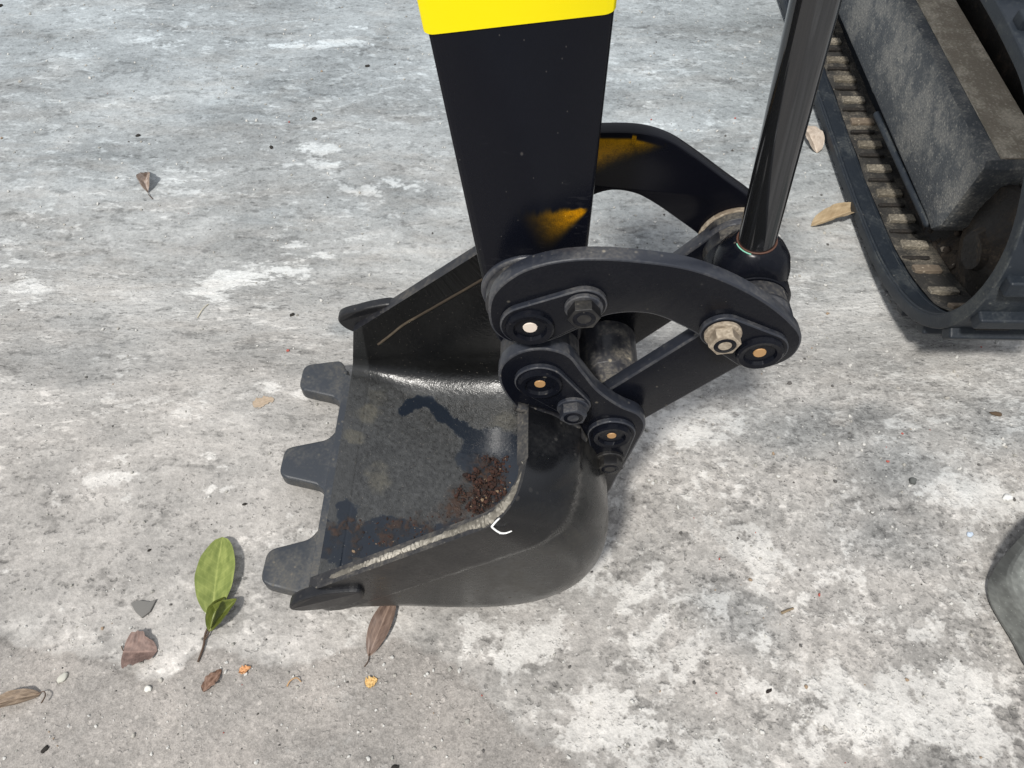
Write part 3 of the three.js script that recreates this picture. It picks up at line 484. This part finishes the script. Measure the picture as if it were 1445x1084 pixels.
// --- rubber track
{
  const TR = grp('crawler_track', EX);
  const x0 = .65, x1 = .835;
  const loop = [[-3.2, .018], [-1.6, .018], [-1.14, .020], [-.95, .040], [-.83, .085], [-.760, .150], [-.728, .235], [-.736, .335], [-.79, .420], [-.87, .480], [-.98, .500], [-1.4, .506], [-3.2, .506]];
  const oc = new THREE.CatmullRomCurve3(loop.map(p => new THREE.Vector3(p[0], p[1], 0)), false, 'centripetal');
  const outer = oc.getSpacedPoints(220), nrm = outer.map((p, i) => { const t = oc.getTangentAt(i / 220); return new THREE.Vector2(-t.y, t.x); });  // towards the inside
  const inner = outer.map((p, i) => [p.x + nrm[i].x * .022, p.y + nrm[i].y * .022]);
  const shape = new THREE.Shape([...outer.map(p => [p.x, p.y]), ...inner.slice().reverse()].map(V2));
  const ex = new THREE.ExtrudeGeometry(shape, { depth: x1 - x0 - .008, bevelEnabled: true, bevelThickness: .004, bevelSize: .004, bevelOffset: -.004, bevelSegments: 3 });
  // shape x -> world z, extrusion -> world x
  const toX = (g, xs) => { const p = g.attributes.position; for (let k = 0; k < p.count; k++) { const a = p.getX(k), d = p.getZ(k); p.setX(k, xs + d); p.setZ(k, a); } const ix = g.index; g.computeVertexNormals(); return g; };
  const flipW = (g) => { g = g.index ? g.toNonIndexed() : g; for (const nme of Object.keys(g.attributes)) { const at = g.attributes[nme], s = at.itemSize; for (let f = 0; f < at.count; f += 3) for (let c = 0; c < s; c++) { const a = at.array[(f + 1) * s + c]; at.array[(f + 1) * s + c] = at.array[(f + 2) * s + c]; at.array[(f + 2) * s + c] = a; } } g.computeVertexNormals(); return g; };
  const belt = flipW(toX(ex, x0 + .004));
  mesh('rubber_belt', boxUV(toCreasedNormals(belt, .5)), M.rubber, TR);
  // moulded line along the inner left side, two ridges
  for (const [xo, r] of [[x0 + .006, .0032], [x0 + .034, .0014]]) {
    const pts = outer.map((p, i) => new THREE.Vector3(xo, p.y + nrm[i].y * .022, p.x + nrm[i].x * .022)).filter((p, i) => i % 3 === 0);
    mesh('moulded_ridge', boxUV(new THREE.TubeGeometry(new THREE.CatmullRomCurve3(pts), 240, r, 6)), M.rubber, TR);
  }
  // metal guide lugs inside, tread bars outside
  const lugG = new RoundedBoxGeometry(.048, .009, .019, 2, .002), padG = new RoundedBoxGeometry(.050, .007, .008, 2, .002), barG = new RoundedBoxGeometry(.17, .022, .026, 2, .004);
  [lugG, padG, barG].forEach(g => boxUV(g));
  const L = oc.getLength(), pitch = .076, nL = Math.floor(L / pitch), rr = rng(19);
  const lugMat = [mat({ ...crP, roughness: 1, bumpScale: .001, color: new THREE.Color(.75, .72, .67) }), mat({ ...crP, roughness: 1, bumpScale: .001, color: new THREE.Color(.55, .52, .47) }), mat({ ...mudP, roughness: 1, bumpScale: .002 })];
  { const P = []; for (let i = 0; i <= 220; i++) { const row = []; for (let k = 0; k <= 8; k++) { const xx = .688 + k / 8 * .075, h = .0225 + .007 * fbm(i * .35, k * .9, 88, 3); row.push(new THREE.Vector3(xx, outer[i].y + nrm[i].y * h, outer[i].x + nrm[i].x * h)); } P.push(row); } const g = gridGeo(P, 220, 8, null, false); g.deleteAttribute('uv'); mesh('caked_dirt', boxUV(g), mat({ ...paintSet(512, [46, 45, 43], [118, 111, 99], .8, 2200, 71, .8, 1), roughness: 1, bumpScale: .003 }), TR); }
  for (let k = 0; k < nL; k++) {
    const f = (k + .5) * pitch / L, p = oc.getPointAt(f), t = oc.getTangentAt(f), n2 = new THREE.Vector2(-t.y, t.x), ang = -Math.atan2(t.y, t.x);
    const q = new THREE.Quaternion().setFromAxisAngle(new THREE.Vector3(1, 0, 0), ang);
    if (p.x < -2.15) continue;
    const lug = mesh('track_lug', lugG, lugMat[Math.floor(rr() * 3)], TR); lug.quaternion.copy(q); lug.position.set(.722 + .004 * (rr() - .5), p.y + n2.y * .0285, p.x + n2.x * .0285);
    const pad = mesh('track_lug', padG, M.darkMud, TR); pad.quaternion.copy(q); pad.position.set(.716, p.y + n2.y * .030, p.x + n2.x * .030 + .036);
    const bar = mesh('tread_bar', barG, M.rubber, TR); bar.quaternion.copy(q); bar.position.set((x0 + x1) / 2, p.y - n2.y * .005, p.x - n2.x * .005);
  }
  // roller frame inside the track
  const fr = grp('track_frame', EX);
  const prof = [[-3.2, .095], [-1.04, .125], [-1.005, .122], [-.985, .150], [-.968, .285], [-.975, .297], [-3.2, .297]];
  const fg = new THREE.ExtrudeGeometry(new THREE.Shape(prof.map(V2)), { depth: .085, bevelEnabled: true, bevelThickness: .009, bevelSize: .009, bevelOffset: -.009, bevelSegments: 2 });
  mesh('frame_box', boxUV(toCreasedNormals(flipW(toX(fg, .722)), .5)), M.frame, fr, 'dusty grey steel track frame');
  mesh('frame_top', (() => { const g = new THREE.BoxGeometry(.072, .006, 2.2, 1, 1, 1); g.translate(.774, .2965, -.978 - 1.1); return boxUV(g); })(), M.sandy, fr, 'sandy dirt lying on the frame top');  // sand tone raised in place of sunlight the upper run blocks
  mesh('frame_flange', (() => { const c = new THREE.LineCurve3(new THREE.Vector3(.712, .118, -1.02), new THREE.Vector3(.712, .105, -1.36)); const g = new THREE.CapsuleGeometry(.007, .33, 6, 14); g.rotateX(Math.PI / 2 - .04); g.translate(.717, .112, -1.19); return boxUV(g); })(), M.rubber, fr);
  for (const [y, z] of [[.150, -1.07], [.150, -1.19], [.135, -1.42]]) {
    mesh('roller_bolt', (() => { const g = new THREE.TorusGeometry(.017, .004, 10, 30); g.rotateY(Math.PI / 2); g.scale(.6, 1, 1); g.translate(.7215, y, z); return boxUV(g); })(), M.frame, fr);
    mesh('roller_recess', (() => { const g = new THREE.CylinderGeometry(.0165, .0165, .003, 24); g.rotateZ(Math.PI / 2); g.translate(.7212, y, z); return boxUV(g); })(), mat({ ...wetP, roughness: 1, color: new THREE.Color(1.5, 1.1, .8) }), fr);
  }
  // front idler caked in mud
  const idler = lathe([[0, .715], [.03, .712], [.035, .722], [.06, .736], [.085, .745], [.100, .748], [.102, .758], [.09, .763], [.09, .775], [.102, .78], [.100, .79], [.08, .80], [0, .80]].map(p => [p[0], p[1]]), 60);
  idler.rotateZ(-Math.PI / 2); idler.translate(0.015, .175, -.905);
  { const p = idler.attributes.position; for (let k = 0; k < p.count; k++) { const x = p.getX(k), y = p.getY(k), z = p.getZ(k); p.setX(k, x + .012 * (fbm(y * 40 + 3, z * 40, 5, 4) - .5)); p.setY(k, y + .010 * (fbm(z * 50, x * 50, 8, 3) - .5)); } }
  { // soil packed into the front of the track
    const rr2 = rng(303), n = 2600, im = new THREE.InstancedMesh(rockG(57), mat({ roughness: 1 }), n), d = new THREE.Object3D(), c = new THREE.Color(); im.name = 'packed_soil';
    for (let k = 0; k < n; k++) {
      const u = rr2(), z = lerp(-1.15, -.775, Math.pow(u, .6)), x = .752 + .085 * Math.pow(rr2(), .7), fl = z < -.95 ? .040 : lerp(.045, .12, Math.pow((z + .95) / .175, 1.6)), hp = .10 * sstep(.752, .80, x) * (.4 + .6 * fbm(z * 20, x * 30, 6, 3));
      const s = .0012 + .006 * Math.pow(rr2(), 3); d.position.set(x, fl + hp * rr2() + s * .3, z); d.rotation.set(rr2() * 6, rr2() * 6, rr2() * 6); d.scale.set(s, s * .8, s); d.updateMatrix(); im.setMatrixAt(k, d.matrix);
      const q = rr2(); if (q < .06) c.setRGB(.36, .31, .25); else c.setRGB(.035 + .05 * q, .029 + .038 * q, .024 + .028 * q); im.setColorAt(k, c);
    }
    im.castShadow = im.receiveShadow = true; im.userData.kind = 'stuff'; TR.add(im);
    const P = []; for (let i = 0; i <= 40; i++) { const row = [], z = lerp(-1.2, -.79, i / 40); for (let k = 0; k <= 12; k++) { const x = .748 + k / 12 * .084, fl = z < -.95 ? .040 : lerp(.042, .115, Math.pow((z + .95) / .16, 1.6)); row.push(new THREE.Vector3(x, fl + .085 * sstep(.752, .80, x) * (.4 + .6 * fbm(z * 20, x * 30, 6, 3)) + .012 * fbm(z * 90, x * 90, 7, 3), z)); } P.push(row); }
    const g = gridGeo(P, 40, 12, null, false); g.deleteAttribute('uv'); mesh('soil_bank', boxUV(g), M.darkMud, TR, 'dark brown soil packed into the front of the track');
  }
  mesh('idler_wheel', boxUV(toCreasedNormals(idler, .5)), M.darkMud, EX, 'mud caked front idler wheel');
  mesh('frame_inner', (() => { const g = new RoundedBoxGeometry(.05, .32, 2.2, 2, .006); g.translate(.885, .24, -.93 - 1.1); return boxUV(g); })(), M.darkMud, fr, 'dark muddy inner side of the track frame');
}

// ---------------------------------------------------------------- block at the right edge
{
  const pts = smoothPts([[.640, -.325], [.628, -.385], [.638, -.415], [.70, -.475], [.80, -.54], [.95, -.54], [.95, -.272], [.80, -.267], [.668, -.268], [.648, -.288]], 80);
  const g = plate(pts.map(p => [p[0], -p[1]]), 0, .085, .016, .9); g.rotateX(-Math.PI / 2);
  const p = g.attributes.position; for (let k = 0; k < p.count; k++) { const y = p.getY(k); p.setX(k, p.getX(k) + .036 + y * .08); p.setY(k, y * (1 - .5 * sstep(.72, .62, p.getX(k)) )); }
  g.computeVertexNormals();
  const n = 512, stain = (x, z) => 1 - sstep(.014, .02, Math.hypot((x - .70) * 1.3 + (z + .31) * .8, (z + .318) * .42) + .02 * (fbm(x * 60, z * 60, 3, 3) - .5));
  const map = colorTex(n, n, (i, j) => { const x = .6 + i / n * .4, z = -.6 + j / n * .4, f = fbm(x * 160, z * 160, 9, 4), s = stain(x, z), v = 124 + 50 * (f - .5) + (hash2(i, j, 4) > .996 ? 60 : 0) + 20 * (fbm(x * 15, z * 15, 6, 3) - .5); return [lerp(v * .98, 40, s * .85), lerp(v, 43, s * .85), lerp(v * .97, 52, s * .85)]; });
  const rough = dataTex(n, n, (i, j) => { const x = .6 + i / n * .4, z = -.6 + j / n * .4; return [0, lerp(.8, .25, stain(x, z)), 0]; });
  const gg = g.index ? g.toNonIndexed() : g, u = gg.attributes.uv, q = gg.attributes.position;
  for (let k = 0; k < q.count; k++) u.setXY(k, (q.getX(k) - .636 + (q.getY(k) - .08) * .6) / .4, (q.getZ(k) + .6 - (q.getY(k) - .08) * .6) / .4);
  const m = mesh(numbered('steel_block'), gg, mat({ map, roughnessMap: rough, roughness: 1 }));
  m.userData = { label: 'dusty grey steel block with rounded corners cut off by the right edge of the picture', category: 'block' };
}

// ---------------------------------------------------------------- litter on the ground
function leafGrid(len, wid, o = {}) {     // leaf along +x from its stem, lying in x,z ; y up
  const ni = 26, nj = 12, P = [];
  for (let i = 0; i <= ni; i++) {
    const f = i / ni, row = [], prof = Math.pow(Math.sin(Math.PI * Math.pow(f, o.pow || .8)), o.round || .75) * (1 - .12 * f);
    for (let j = 0; j <= nj; j++) {
      const s = j / nj * 2 - 1, rg = (o.ragged || 0) * (fbm(f * 9 + (o.seed || 0), s > 0 ? 3 : 8, 4, 3) - .5) * Math.abs(s), w = wid / 2 * prof * (1 + rg);
      const fold = (o.fold || 0) * Math.abs(s) * prof, curl = (o.curl || 0) * s * s * prof * (o.cs ? (s > 0 ? 1 : o.cs) : 1), bend = (o.bend || 0) * Math.sin(f * Math.PI) + (o.tip || 0) * f * f;
      const rip = (o.rip || .0006) * Math.sin(f * 24 + Math.abs(s) * 3) * Math.abs(s) + (o.crump || 0) * (fbm(f * 5 + (o.seed || 0), s * 2.5 + 5, 9, 3) - .5);
      const bx = (o.side || 0) * Math.sin(f * Math.PI * .9);
      const z = s * w * Math.cos(Math.min(1.1, (o.fold || 0) * 2.6)) + bx;
      P[i] = row; row.push(new THREE.Vector3(f * len, .0012 + Math.max(0, fold * wid + curl * wid + bend + rip + (o.lift || 0)), z));
    }
  }
  return gridGeo(P, ni, nj, (p, i, j) => [i / ni, j / nj], true);
}
function leafTex(c0, c1, seed, vein = .5) {
  return colorTex(128, 128, (i, j) => {
    const f = i / 128, s = j / 128 * 2 - 1, n = fbm(f * 9, s * 5, seed, 4), mid = Math.exp(-Math.pow(s / .05, 2));
    const ve = Math.pow(Math.max(0, Math.cos((f * 11 - Math.abs(s) * 1.6) * Math.PI * 2)), 12) * .5;
    const v = clamp(n + (mid * 1.2 + ve) * vein * .5); return [0, 1, 2].map(k => lerp(c0[k], c1[k], v) + (hash2(i, j, seed) - .5) * 8);
  }, THREE.ClampToEdgeWrapping);
}
function leafMat(c0, c1, seed, rough = .6, vein = .5) { return mat({ map: leafTex(c0, c1, seed, vein), roughness: rough, side: THREE.DoubleSide }); }
function stemGeo(pts, r0, r1 = r0) { const c = new THREE.CatmullRomCurve3(pts.map(p => new THREE.Vector3(...p))); const g = new THREE.TubeGeometry(c, 20, 1, 6); const q = g.attributes.position, n = g.attributes.normal; for (let k = 0; k < q.count; k++) { const f = Math.floor(k / 7) / 20, r = lerp(r0, r1, f), c0 = [q.getX(k) - n.getX(k), q.getY(k) - n.getY(k), q.getZ(k) - n.getZ(k)]; q.setXYZ(k, c0[0] + n.getX(k) * r, c0[1] + n.getY(k) * r, c0[2] + n.getZ(k) * r); } g.computeVertexNormals(); return g; }
function dryLeaf(name, label, pos, turn, len, wid, m, o, stem) {
  const t = thing(name, label, 'leaf', pos); t.rotation.y = turn;
  mesh('blade', leafGrid(len, wid, o), m, t);
  if (stem) mesh('stem', stemGeo(stem, .0009, .0006), M.stem, t);
  return t;
}
M.stem = mat({ color: new THREE.Color().setRGB(.10, .065, .045), roughness: .8 });
// green sprig: one long leaf, a small curled pair and a twig
{
  const t = thing('leaf_sprig', 'fresh green leaf sprig with small curled leaves and brown twig on the concrete', 'leaf', [-.43, 0, -.281]);
  const gm = leafMat([88, 102, 42], [150, 158, 88], 61, .30, .7), gm2 = leafMat([72, 84, 32], [132, 138, 68], 62, .4, .5);
  mesh('twig', stemGeo([[.0, .002, 0], [.003, .004, -.022], [.002, .005, -.036], [.008, .006, -.062]], .0014, .0017), M.stem, t);
  const a = mesh('blade', leafGrid(.118, .062, { fold: .12, bend: .006, tip: .004, pow: 1.08, round: .52, rip: .0008, seed: 2 }), gm, t); a.rotation.y = Math.PI / 2 + .10; a.position.set(.006, .005, -.060);
  const b = mesh('blade', leafGrid(.054, .040, { fold: .30, bend: .006, tip: .008, curl: .1, seed: 4 }), gm2, t); b.rotation.y = Math.PI / 2 - .62; b.position.set(.006, .004, -.040);
  const c = mesh('blade', leafGrid(.046, .032, { fold: .42, bend: .01, tip: .006, seed: 6 }), gm2, t); c.rotation.y = Math.PI / 2 - .28; c.position.set(.008, .007, -.042);
  mesh('twig', stemGeo([[.002, .004, -.028], [.005, .005, -.034], [.007, .005, -.042]], .0012, .001), M.stem, t);
}
dryLeaf('dry_leaf', 'brown lance shaped dry leaf half under the near corner of the bucket', [-.200, 0, -.292], Math.PI / 2 - .30, .105, .034, leafMat([86, 70, 62], [150, 128, 114], 71, .5, .8), { fold: .16, bend: .006, tip: .0, round: .95, crump: .004, seed: 3 }, [[-.014, .002, .0], [-.006, .003, .002], [.004, .003, 0]]);
dryLeaf('dry_leaf', 'small curled leaf with pale grey underside and dark stalk on bare concrete at left', [-.770, 0, -1.215], Math.PI * .5 + .28, .066, .036, leafMat([104, 84, 68], [196, 186, 180], 72, .8, .3), { fold: .34, curl: .2, bend: .006, ragged: .8, crump: .008, seed: 5 }, [[-.022, .001, .010], [-.010, .004, .003], [.004, .004, 0]]);
dryLeaf('dry_leaf', 'mauve brown broken leaf on the sandy edge left of the green sprig', [-.535, 0, -.292], .05, .046, .056, leafMat([92, 74, 68], [146, 122, 112], 73, .65, .8), { fold: .2, bend: .003, ragged: .7, round: .6, crump: .006, seed: 7 }, [[-.004, .003, -.008], [0, .003, -.002], [.005, .003, 0]]);
dryLeaf('dry_leaf', 'dull brown leaf with a dark curled stalk at the left edge of the picture', [-.628, 0, -.237], Math.PI + .28, .075, .026, leafMat([84, 70, 58], [158, 140, 120], 74, .7, .6), { fold: .25, bend: .006, crump: .005, seed: 9 }, [[-.006, .010, -.016], [-.010, .010, -.008], [-.006, .006, 0], [.004, .004, 0]]);
dryLeaf('dry_leaf', 'thin crumpled brown leaf scrap below the green sprig twig', [-.414, 0, -.243], 1.0, .034, .024, leafMat([96, 72, 58], [148, 120, 104], 75, .7, .5), { fold: .3, ragged: .9, crump: .008, seed: 11 });
dryLeaf('leaf_scrap', 'orange leaf scrap with two points on sandy dirt', [-.372, 0, -.268], .5, .017, .013, leafMat([172, 116, 74], [222, 178, 132], 76, .7, .4), { fold: .3, ragged: 1.4, crump: .006, seed: 13 });
dryLeaf('leaf_scrap', 'pale yellow leaf scrap alone on sandy dirt below the bucket', [-.200, 0, -.256], .4, .017, .015, leafMat([190, 150, 92], [226, 196, 136], 77, .7, .4), { fold: .2, ragged: 1.2, crump: .005, round: .5, seed: 15 });
dryLeaf('leaf_scrap', 'flat tan leaf scrap lying left of the middle bucket tooth', [-.445, 0, -.700], .30, .036, .019, leafMat([150, 134, 114], [182, 164, 144], 78, .85, .2), { ragged: 1.1, round: .45, crump: .002, seed: 17 });
dryLeaf('dry_leaf', 'pale cupped leaf beside the rubber track behind the cylinder rod', [.632, 0, -1.365], Math.PI / 2 + .15, .090, .056, leafMat([150, 136, 122], [206, 194, 180], 79, .8, .5), { fold: .28, bend: .008, crump: .006, round: .55, seed: 19 });
dryLeaf('dry_leaf', 'long tan dry leaf with a thin stalk tip leaning against the track', [.572, 0, -1.140], .30, .125, .052, leafMat([132, 112, 84], [186, 168, 138], 80, .8, .6), { fold: .3, bend: .010, tip: .020, crump: .006, ragged: .4, round: .7, seed: 21 }, [[.120, .020, 0], [.132, .034, -.006], [.146, .036, .004], [.152, .034, .014]]);
// fine straws
function straw(label, pts, r, c) { const m = mesh(numbered('straw'), stemGeo(pts, r, r * .7), mat({ color: new THREE.Color().setRGB(...c), roughness: .8 })); m.userData = { label, category: 'straw' }; }
straw('pale curved straw alone on grey concrete left of the bucket', [[-.584, .001, -.885], [-.578, .003, -.905], [-.572, .001, -.918]], .0010, [.6, .55, .42]);
straw('tan bent fibre between the orange and the yellow leaf scraps', [[-.304, .001, -.252], [-.300, .005, -.258], [-.292, .006, -.262], [-.286, .001, -.258]], .0010, [.45, .28, .14]);
straw('short brown stick on white scuffed concrete right of the bucket', [[.372, .002, -.362], [.382, .003, -.366], [.390, .002, -.369]], .0022, [.25, .19, .12]);
// stones and chips that stand out
function stone(name, label, cat, x, z, sx, sy, sz, turn, c, seed, group) { const m = mesh(numbered(name), rockG(seed), mat({ color: new THREE.Color().setRGB(...c), roughness: .9 })); m.scale.set(sx, sy, sz); m.rotation.y = turn; m.position.set(x, sy * .55, z); m.userData = { label, category: cat }; if (group) m.userData.group = group; }
{ // flat grey chip
  const g = plate([[-.018, .004], [-.008, -.008], [.004, -.017], [.013, -.008], [.017, .010], [.008, .0065], [-.006, .008]], 0, .003, .001, .5); g.rotateX(-Math.PI / 2);
  const m = mesh('stone_chip', g, mat({ color: new THREE.Color().setRGB(.16, .155, .145), roughness: .9 })); m.position.set(-.527, 0.001, -.356); m.userData = { label: 'flat three cornered grey stone chip left of the green sprig', category: 'stone' };
}
stone('pebble', 'round dark grey pebble on the blue grey concrete at right', 'pebble', .615, -.574, .0055, .005, .0055, 0, [.10, .105, .10], 3);
stone('pebble', 'white pebble near the right edge above the steel block', 'pebble', .752, -.547, .007, .005, .0055, .6, [.72, .72, .70], 5);
stone('pebble', 'pale bluish chip of stone left of the steel block', 'pebble', .675, -.486, .0045, .003, .004, .4, [.5, .58, .68], 6);
stone('pebble', 'off white pebble on the sandy edge below the mauve leaf', 'pebble', -.488, -.245, .0042, .003, .004, .3, [.68, .67, .62], 7);
stone('pebble', 'cream flat pebble on the sandy edge at the left', 'pebble', -.606, -.258, .007, .003, .005, .9, [.50, .49, .43], 8);
stone('bark_bit', 'dark brown bark bit beside the right edge under the track', 'bark', .787, -.702, .010, .003, .004, -.25, [.09, .06, .035], 9);
stone('seed', 'black slender seed on white crusted concrete near the bottom right', 'seed', .336, -.257, .005, .002, .0022, .5, [.02, .014, .012], 10);
const bits = [['black crumb in a white scuff at the upper left', -.468, -1.465, .008, .8], ['black crumb beside the white scuff left of the far tooth', -.414, -.895, .006, .4], ['small black crumb on grey concrete above the green sprig', -.418, -.517, .004, .2], ['tiny dark crumb left of the green sprig tip', -.543, -.440, .0035, .5], ['black curled crumb at the bottom left of the picture', -.598, -.170, .006, .9], ['black crumb at the bottom edge below the bucket', -.150, -.157, .006, .2], ['dark speck at the top left corner of the picture', -1.36, -1.92, .009, .7], ['thin dark flake above the pale curled leaf', -.845, -1.400 + .0, .007, .5], ['dark flake right of the pale curled leaf', -.545, -1.365, .007, 2.2], ['dark crumb near the yellow arm at the top', -.375, -1.67, .007, .3]];
bits.forEach((b, i) => stone('dark_crumb', b[0], 'crumb', b[1], b[2], b[3] * .8, b[3] * .36, b[3] * .5, b[4], [.022, .019, .016], 30 + i));
// white shred hanging on the bucket rim
{
  const t = thing('plastic_shred', 'thin white plastic shred stuck on the crusted near edge of the bucket', 'plastic', [-.0230, .3300, -.3370]);
  mesh('strand', mergeGeometries([stemGeo([[.004, .013, -.003], [.000, .008, -.001], [-.004, .003, .002]], 0.0010, .0012), stemGeo([[-.004, .003, .002], [.001, -.002, .004], [.005, -.005, .005]], .0012, .0012), stemGeo([[.004, -.005, .005], [.010, -.0055, .005], [.017, -.002, .004]], .0012, .0007)]), mat({ color: new THREE.Color().setRGB(.85, .85, .83), roughness: .5 }), t);
}
// rusty soil lying in the bucket
function backFloor(x) { for (let t = 0; t < .7; t += .005) { const p = backAt(t); if (p.x >= x) return p.y + TH; } return .012; }
{
  const rr = rng(91), gs = [];
  const frag = (s, x, y, z) => { const g = rockG(100 + gs.length % 13); g.scale(s * (.5 + 1.3 * rr()), s * (.35 + .4 * rr()), s * (.5 + rr())); g.rotateY(rr() * 6); g.rotateX(rr() * .8); g.translate(x, y, z); gs.push(g); };
  for (let k = 0; k < 2600; k++) { const x = -.115 + rr() * .115, z = -.60 + rr() * .13, m = fbm(x * 55, z * 55, 12, 4, .6) * 1.5 - .25 - Math.hypot((x + .052 + .25 * (z + .54)) * 1.15, (z + .540) * .7) * 11; if (m < .2) continue; frag(.0007 + .0019 * Math.pow(rr(), 3), x, .0155 + .012 * clamp(m) * rr(), z); }
  for (let k = 0; k < 150; k++) { const x = -.24 + rr() * .20; frag(.0005 + .0014 * Math.pow(rr(), 3), x, backFloor(x) + .0006, -.455 - .1 * (x + .25) + (rr() - .5) * .06); }
  const g = mergeGeometries(gs), cs = [], c = new THREE.Color(); const cnt = gs[0].attributes.position.count; for (let k = 0; k < gs.length; k++) { const q = rr(); c.setRGB(.016 + .05 * q, .010 + .018 * q, .009 + .010 * q); if (rr() < .06) c.setRGB(.24, .17, .11); for (let v = 0; v < cnt; v++) cs.push(c.r, c.g, c.b); }
  g.setAttribute('color', new THREE.Float32BufferAttribute(cs, 3));
  const m = mesh('soil', g, mat({ vertexColors: true, roughness: .95 })); m.userData = { kind: 'stuff', label: 'rusty brown soil crumbs lying on the bucket floor', category: 'soil' };
}
// loose grit over the slab
{
  const rr = rng(7), n = 6500, im = new THREE.InstancedMesh(rockG(55), mat({ roughness: .95 }), n), d = new THREE.Object3D(), c = new THREE.Color(); im.name = 'grit';
  for (let k = 0; k < n; k++) {
    let x, z, guard = 0;
    do { x = -1.3 + rr() * 2.6; z = -2.0 + rr() * 1.95; guard++; } while (guard < 8 && rr() > (z > -.33 && x < .1 ? 1 : x > .05 && z > -1.3 ? .75 : .22));
    const s = .0005 + .0022 * Math.pow(rr(), 5) + .0007 * rr(); d.position.set(x, s * .4, z); d.rotation.set(rr() * 6, rr() * 6, rr() * 6); d.scale.set(s, s * .8, s * (.7 + .6 * rr())); d.updateMatrix(); im.setMatrixAt(k, d.matrix);
    const q = rr(); if (q < .55) c.setRGB(.56, .55, .52); else if (q < .8) c.setRGB(.34, .33, .30); else if (q < .88) c.setRGB(.10, .095, .09); else if (q < .97) c.setRGB(.42, .40, .36); else if (q < .993) c.setRGB(.30, .22, .15); else c.setRGB(.4, .10, .08); im.setColorAt(k, c);
  }
  im.castShadow = im.receiveShadow = true; im.userData = { kind: 'stuff', label: 'fine loose grit scattered over the concrete', category: 'grit' }; scene.add(im);
}

// ---------------------------------------------------------------- renderer
const renderer = new THREE.WebGLRenderer({ antialias: true });
renderer.setSize(1024, 768); renderer.shadowMap.enabled = true; renderer.shadowMap.type = THREE.PCFSoftShadowMap;
renderer.toneMapping = THREE.LinearToneMapping; renderer.toneMappingExposure = EXPOSURE;
renderer.outputColorSpace = THREE.SRGBColorSpace;
renderer.render(scene, camera);
